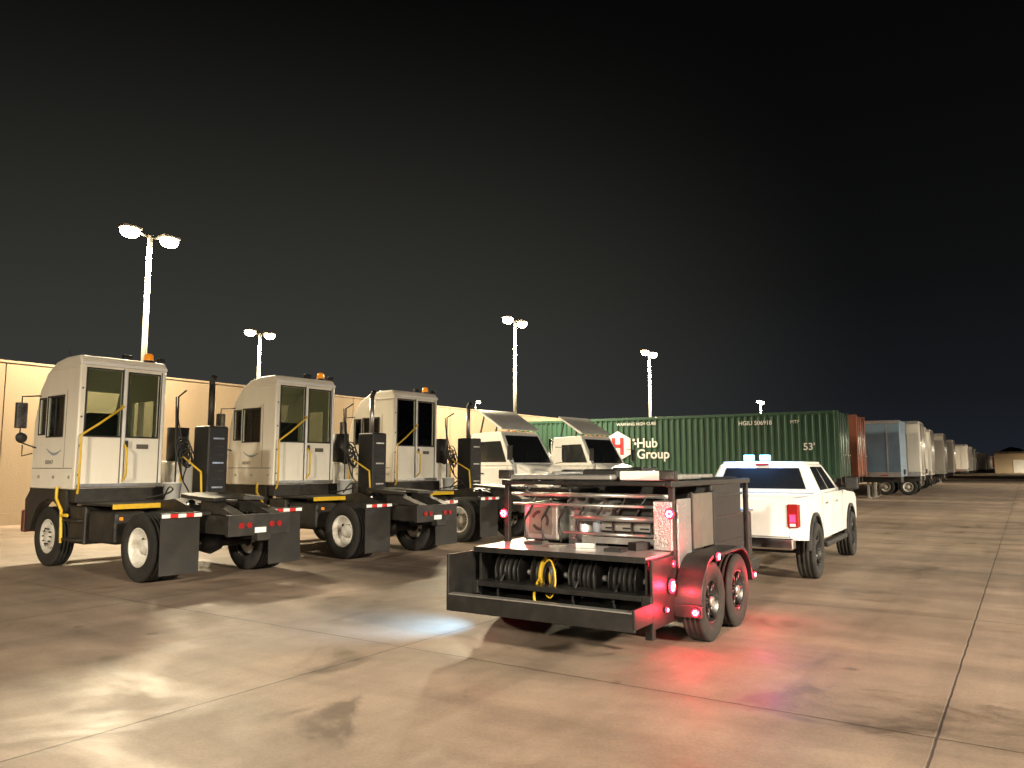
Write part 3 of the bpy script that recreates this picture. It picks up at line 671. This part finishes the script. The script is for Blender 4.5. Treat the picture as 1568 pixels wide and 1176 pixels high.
# ------------------------------------------------------------------ service trailer
def service(x, y, rz):
    e = empty('utility_service_trailer', (x, y, 0), rz); F = M['tframe']; SV = M['silver']; B = M['black']
    for s in (-1, 1):
        box('side_rail', (.4, s * .97 - .05, .42), (4.1, s * .97 + .05, .56), F, e)
        for xx in (1.44, 2.32):
            wheel('wheel', e, (xx, s * 1.16, .39), .39, .22, s, 'trail')
        up = []; lo = []
        for R, L_ in ((.47, up), (.435, lo)):
            L_ += [(1.44 + R * math.cos(math.radians(t)), .40 + R * math.sin(math.radians(t))) for t in range(185, 89, -12)] + [(2.32 + R * math.cos(math.radians(t)), .40 + R * math.sin(math.radians(t))) for t in range(90, -6, -12)]
        prism('fender', up + lo[::-1], min(s * 1.025, s * 1.3), max(s * 1.025, s * 1.3), F, e, .006)
        for xx in (1.08, 3.7):
            box('post', (xx - .03, s * .98 - .03, .56), (xx + .03, s * .98 + .03, 1.54), F, e)
        box('rack_side_rail', (1.0, s * .98 - .035, 1.54), (3.8, s * .98 + .035, 1.60), F, e)
    for xx in (1.44, 2.32): cyl('axle', (xx, -1.1, .39), (xx, 1.1, .39), .04, F, e)
    box('deck', (.4, -.92, .50), (4.1, .92, .555), F, e)
    box('platform_floor', (.03, -1.0, .33), (.45, 1.0, .37), F, e); box('platform_lip', (0, -1.03, .30), (.03, 1.03, .46), F, e)
    box('platform_tread', (.0, -1.0, .461), (.1, 1.0, .473), SV, e, .003)
    box('side_plate_l', (0, 1.0, .32), (.95, 1.03, .86), F, e); box('side_plate_r', (.0, -1.03, .32), (.42, -1.0, .50), F, e)
    box('side_plate_r2', (.42, -1.03, .25), (1.0, -1.0, .88), F, e)
    box('corner_leg', (.5, -.99, .14), (.58, -.91, .38), F, e)
    box('shelf_top', (.42, -.97, .88), (1.2, .98, .905), SV, e, .004); box('shelf_front_lip', (.405, -.97, .85), (.419, .98, .905), F, e, .003)
    box('cabinet_back', (1.15, -.95, .56), (1.18, .95, .88), F, e); box('cabinet_floor', (.45, -.95, .37), (1.18, .95, .40), F, e)
    for yy in (-.95, .93): box('cabinet_divider', (.46, yy - .012, .4), (1.15, yy + .012, .879), F, e, .003)
    for k, yy in enumerate((-.66, -.22, .22, .66)):
        for f in (-.14, .14): lathe('reel_flange', [(0, f), (.22, f), (.225, f + .008), (.22, f + .012), (0, f + .012)], (.78, yy, .63), F, e, 36)
        cyl('reel_hub', (.78, yy - .18, .63), (.78, yy + .18, .63), .03, SV, e, 12)
        box('reel_stand', (.7, yy + .17, .4), (.86, yy + .185, .66), F, e, .003)
        for q_ in range(5):
            yy2 = yy - .11 + q_ * .055
            r0 = .15 + .01 * ((q_ * 7 + k) % 3)
            lathe('reel_hose', [(r0 + .026 * math.cos(a * .785), .026 * math.sin(a * .785)) for a in range(9)], (.78, yy2, .63), M['hose'] if not (k == 2 and q_ in (1, 3)) else M['yellow'], e, 30)
        tube('hose_tail', [(.6, yy + .05, .62), (.5, yy + .05, .55), (.44, yy + .04, .42), (.35, yy - .05, .39), (.2, yy - .1, .385)], .014, M['hose'] if k != 2 else M['yellow'], e, True)
        cyl('hose_nozzle', (.2, yy - .1, .385), (.1, yy - .12, .385), .02, SV, e, 10)
    for k in range(3):
        rr = .19 - .025 * k
        tube('coiled_hose', [(.52 - .02 * k + .03 * math.cos(a * math.pi / 10), .12 + .45 * rr * math.cos(a * math.pi / 10), .62 + rr * math.sin(a * math.pi / 10)) for a in range(21)], .009, (M['yellow'], M['hose'], M['hose'])[k], e, True)
    # upper equipment
    box('waste_oil_tank', (1.25, .42, .92), (1.7, .88, 1.34), SV, e, .03)
    box('tank_label', (1.244, .5, .99), (1.25, .8, 1.29), M['grey'], e, .001)
    for k in range(3):
        a0 = math.radians(90 + 120 * k); vs = []
        for t in range(0, 75, 12):
            a = a0 + math.radians(t)
            vs += [(1.241, .65 - .08 * math.cos(a), 1.14 + .08 * math.sin(a)), (1.241, .65 - .115 * math.cos(a), 1.14 + .115 * math.sin(a))]
        obj('recycle_mark', vs, [(2 * i, 2 * i + 2, 2 * i + 3, 2 * i + 1) for i in range(6)], B, e)
    cyl('drum', (1.55, .2, .56), (1.55, .2, 1.42), .22, SV, e, 32)
    for z in (.95, 1.2): lathe('drum_rib', [(.22, -.012), (.232, 0), (.22, .012)], (1.55, .2, z), SV, e, 32, 'z')
    for z, r_, y0, y1 in ((1.03, .018, -.80, .3), (1.2, .032, -.80, .15), (1.33, .016, -.80, .95), (1.44, .022, -.93, .95)):
        cyl('cross_bar', (1.16, y0, z), (1.16, y1, z), r_, SV, e, 12)
    box('drawer_bank', (1.3, -.78, .92), (1.9, .0, 1.18), M['rimd'], e, .01); box('drawer_face', (1.285, -.76, .95), (1.299, -.02, 1.04), M['grey'], e, .004); box('drawer_face_2', (1.285, -.76, 1.06), (1.299, -.02, 1.15), SV, e, .004)
    for k in range(3): box('drawer_pull', (1.27, -.65 + k * .2, 1.085), (1.285, -.55 + k * .2, 1.1), B, e, .002)
    box('equipment_plate', (1.20, -.78, .93), (1.215, .1, 1.0), SV, e, .003)
    box('pump', (1.3, -.7, 1.2), (1.8, -.25, 1.36), B, e, .04); cyl('pump_motor', (1.35, -.1, 1.28), (1.7, -.1, 1.28), .09, SV, e); cyl('filter', (1.28, -.05, 1.0), (1.28, -.05, 1.2), .05, M['decalb'], e)
    for k in range(8):
        yy = -.85 + .22 * k
        tube('hose', [(1.3, yy, 1.46), (1.2, yy + .08, 1.25), (1.28, yy + .2, 1.12), (1.22, yy + .12, .92)], .013, M['hose'], e, True)
    for k, (xx, yy, sx_, sz_) in enumerate(((.7, -.6, .16, .03), (.85, -.2, .1, .05), (.9, .5, .2, .025), (.8, .15, .15, .02), (.95, -.75, .12, .08))):
        box('tool', (xx, yy, .906), (xx + sx_, yy + .2, .906 + sz_), (B, SV, F, M['grey'], B)[k], e, .004, (0, 0, .3 * k))
    box('control_column', (1.02, -1.0, .91), (1.32, -.80, 1.40), M['dia'], e, .01)
    box('side_diamond_panel', (1.12, -1.03, .60), (1.5, -1.012, 1.42), M['dia'], e, .004)
    box('side_panel', (1.55, -1.02, .88), (2.25, -.97, 1.46), M['grey'], e, .008)
    box('panel_frame', (1.52, -1.035, .84), (1.56, -1.0, 1.48), F, e); box('panel_frame_2', (2.24, -1.035, .84), (2.28, -1.0, 1.48), F, e)
    box('main_tank', (2.32, -1.0, .6), (3.45, 1.0, 1.62), B, e, .05); box('main_tank_2', (1.95, -.9, .56), (2.3, .95, 1.35), B, e, .03)
    for z in (.85, 1.15, 1.4): box('tank_band', (2.31, -1.008, z), (3.46, -1.001, z + .03), F, e, .002)
    cyl('tank_cap', (2.6, -.4, 1.62), (2.6, -.4, 1.67), .1, B, e)
    box('used_oil_tank', (1.4, .35, 1.38), (2.2, .9, 1.5), F, e, .02)
    box('front_toolbox', (3.6, -.9, .56), (4.25, .9, 1.15), B, e, .03); box('toolbox_lid', (3.58, -.92, 1.151), (4.27, .92, 1.18), M['dia'], e, .006)
    for xx in (1.02, 1.6, 2.2, 2.8, 3.4): box('rack_cross', (xx - .03, -.94, 1.55), (xx + .03, .94, 1.59), F, e)
    box('awning_housing', (1.0, -.35, 1.605), (1.16, .95, 1.66), SV, e, .02)
    box('rack_tray', (1.1, -.88, 1.605), (1.5, -.40, 1.70), M['white'], e, .015); box('rack_tray_2', (1.6, -.85, 1.605), (2.8, -.35, 1.66), SV, e, .01)
    box('hose_box', (1.5, -.2, 1.6), (2.0, .25, 1.72), B, e, .03); box('cargo_case', (2.2, -.2, 1.6), (2.7, .2, 1.74), F, e, .02)
    for k in range(3): tube('coiled_cable', [(2.0 + (.16 - .01 * k) * math.cos(a * .52), .62 + (.16 - .01 * k) * math.sin(a * .52), 1.66 + .02 * k) for a in range(13)], .013, M['hose'], e, True)
    tube('ladder_rail', [(1.2, .85, 1.63), (3.7, .85, 1.63)], .025, SV, e); tube('ladder_rail_2', [(1.2, .45, 1.67), (3.7, .45, 1.67)], .025, SV, e)
    for k in range(8): cyl('ladder_rung', (1.4 + k * .3, .45, 1.67), (1.4 + k * .3, .85, 1.63), .014, SV, e, 8)
    for yy in (.97, -.97):
        box('work_light_housing', (1.0, yy - .09, 1.61), (1.06, yy + .09, 1.71), B, e, .01); box('work_light_lens', (.992, yy - .07, 1.625), (.999, yy + .07, 1.695), M['chrome'], e, .002)
    for s in (-1, 1): cyl('tongue_bar', (3.9, s * .8, .48), (5.1, s * .06, .48), .05, F, e, 8)
    box('coupler', (5.0, -.09, .43), (5.35, .09, .56), F, e, .02); cyl('jack', (4.6, 0, .12), (4.6, 0, 1.0), .035, SV, e)
    box('propane_box', (4.35, -.3, .53), (4.7, .3, 1.0), B, e, .03)
    def rl(p, n, r=.05, pw=4, off=.12, hot=True):
        p = Vector(p); n = Vector(n)
        cyl('lamp_bezel', p, p + n * .02, r * 1.2, B, e, 20); cyl('red_lamp', p + n * .02, p + n * .035, r, M['red'], e, 20)
        if hot:
            for k in range(6):
                a = k * math.pi / 3; t = Vector((0, math.cos(a), math.sin(a))) if abs(n.x) > .5 else Vector((math.cos(a), 0, math.sin(a)))
                q_ = p + t * r * .55; cyl('lamp_diode', q_ + n * .035, q_ + n * .039, r * .2, M['redhot'], e, 8)
        point('red_lamp_light', p + n * off, (1, .02, .05), pw, e, .03)
    rl((1.05, 1.0, 1.22), (-1, 0, 0), .045, 7); rl((1.01, -.99, 1.28), (-1, 0, 0), .045, 8); rl((.99, -1.0, .80), (-1, 0, 0), .045, 8)
    rl((.85, -1.03, .60), (0, -1, 0), .065, 15); rl((1.44, -1.3, .84), (0, -1, 0), .04, 14); rl((.93, -1.26, .36), (-1, 0, 0), .035, 11); rl((2.82, -1.28, .5), (0, -1, 0), .03, 18)
    rl((.7, -1.03, .40), (0, -1, 0), .022, 1.5); rl((1.12, -1.035, .66), (0, -1, 0), .025, 2)
    rl((.93, 1.15, .40), (-1, 0, 0), .03, .5)
    box('lamp_bracket', (.935, -1.32, .30), (.96, -1.0, .42), F, e); box('lamp_bracket_l', (.935, 1.0, .34), (.96, 1.2, .46), F, e)
    box('scene_light', (.86, 1.03, .72), (1.0, 1.07, .80), B, e, .005); box('scene_light_lens', (.87, 1.071, .73), (.99, 1.075, .79), M['workled'], e, .001)
    point('scene_light_beam', (.75, 1.12, .70), (.28, .62, 1), 210, e, .03, 'SPOT', (.40, 1.8, 0), 92, .9)
service(.2, 7.44, math.radians(57.5))

# ------------------------------------------------------------------ distance
def far():
    e = empty('warehouse_building', (140, 205, 0), math.radians(-33))
    m = mat('warehouse_wall', (.5, .4, .28), .8, dirt=.2, scale=.1)
    box('walls', (-10, -15, 0), (90, 15, 5.0), m, e, .05); box('parapet', (-10.2, -15.2, 5.0), (90.2, 15.2, 5.5), M['grey'], e, .03)
    for k in range(12): box('dock_door', (-6 + k * 8, -15.1, .1), (-2.5 + k * 8, -15.01, 3.4), M['white'], e, .02)
    vs = []; fs = []; n = 260
    for i in range(n):
        a = math.radians(-60 + 130 * i / (n - 1)); r = 420
        h = 6 + 3 * math.sin(i * .31) + 2.2 * math.sin(i * 1.3) + random.uniform(-1.6, 1.6)
        vs += [(r * math.sin(a), r * math.cos(a), 0), (r * math.sin(a), r * math.cos(a), h * .7), (r * 1.02 * math.sin(a), r * 1.02 * math.cos(a), h)]
    for i in range(n - 1):
        for k in range(2): fs.append((3 * i + k, 3 * i + 3 + k, 3 * i + 4 + k, 3 * i + 1 + k))
    obj('distant_tree_line', vs, fs, mat('far_foliage', (.05, .06, .05), .9, dirt=.6, scale=.2))
far()

# ------------------------------------------------------------------ world
w = bpy.data.worlds.new('World'); S.world = w; w.use_nodes = True
nt = w.node_tree; bg = nt.nodes['Background']; L = nt.links.new
tc = N(nt, 'ShaderNodeTexCoord'); sx = N(nt, 'ShaderNodeSeparateXYZ'); L(tc.outputs['Generated'], sx.inputs[0])
cr = N(nt, 'ShaderNodeValToRGB'); L(sx.outputs['Z'], cr.inputs[0])
E = cr.color_ramp.elements
E[0].position = 0; E[0].color = (.0125, .0155, .021, 1); E[1].position = 1; E[1].color = (.0010, .0010, .0010, 1)
for p_, c_ in ((.08, (.0085, .0095, .0118, 1)), (.22, (.0050, .0052, .0055, 1)), (.40, (.0028, .0028, .0029, 1)), (.6, (.0014, .0014, .0014, 1))):
    q_ = E.new(p_); q_.color = c_
d = N(nt, 'ShaderNodeVectorMath', operation='DOT_PRODUCT'); L(tc.outputs['Generated'], d.inputs[0]); d.inputs[1].default_value = Vector((-.36, .93, .0)).normalized()
mr = N(nt, 'ShaderNodeMapRange', interpolation_type='SMOOTHSTEP'); L(d.outputs['Value'], mr.inputs[0])
mr.inputs[1].default_value = .66; mr.inputs[2].default_value = 1; mr.inputs[3].default_value = 0; mr.inputs[4].default_value = 1
mz = N(nt, 'ShaderNodeMapRange', interpolation_type='SMOOTHSTEP'); L(sx.outputs['Z'], mz.inputs[0])
mz.inputs[1].default_value = .08; mz.inputs[2].default_value = .62; mz.inputs[3].default_value = 1; mz.inputs[4].default_value = 0
mm = N(nt, 'ShaderNodeMath', operation='MULTIPLY'); L(mr.outputs[0], mm.inputs[0]); L(mz.outputs[0], mm.inputs[1])
gl = N(nt, 'ShaderNodeMix', data_type='RGBA', blend_type='ADD'); L(mm.outputs[0], gl.inputs[0]); L(cr.outputs[0], gl.inputs[6]); gl.inputs[7].default_value = (.031, .0305, .025, 1)
L(gl.outputs[2], bg.inputs[0]); bg.inputs[1].default_value = 1.0

# ------------------------------------------------------------------ camera
cam = bpy.data.cameras.new('camera'); co = bpy.data.objects.new('camera', cam); COL.objects.link(co)
cam.sensor_width = 36; cam.lens = 36 * 1178 / 1568; cam.clip_end = 4000; cam.clip_start = .05
co.location = (0, 0, 1.75); co.rotation_euler = (math.radians(90 + 6.11), 0, 0)
S.camera = co
S.view_settings.view_transform = 'Standard'; S.view_settings.look = 'None'; S.view_settings.exposure = 0
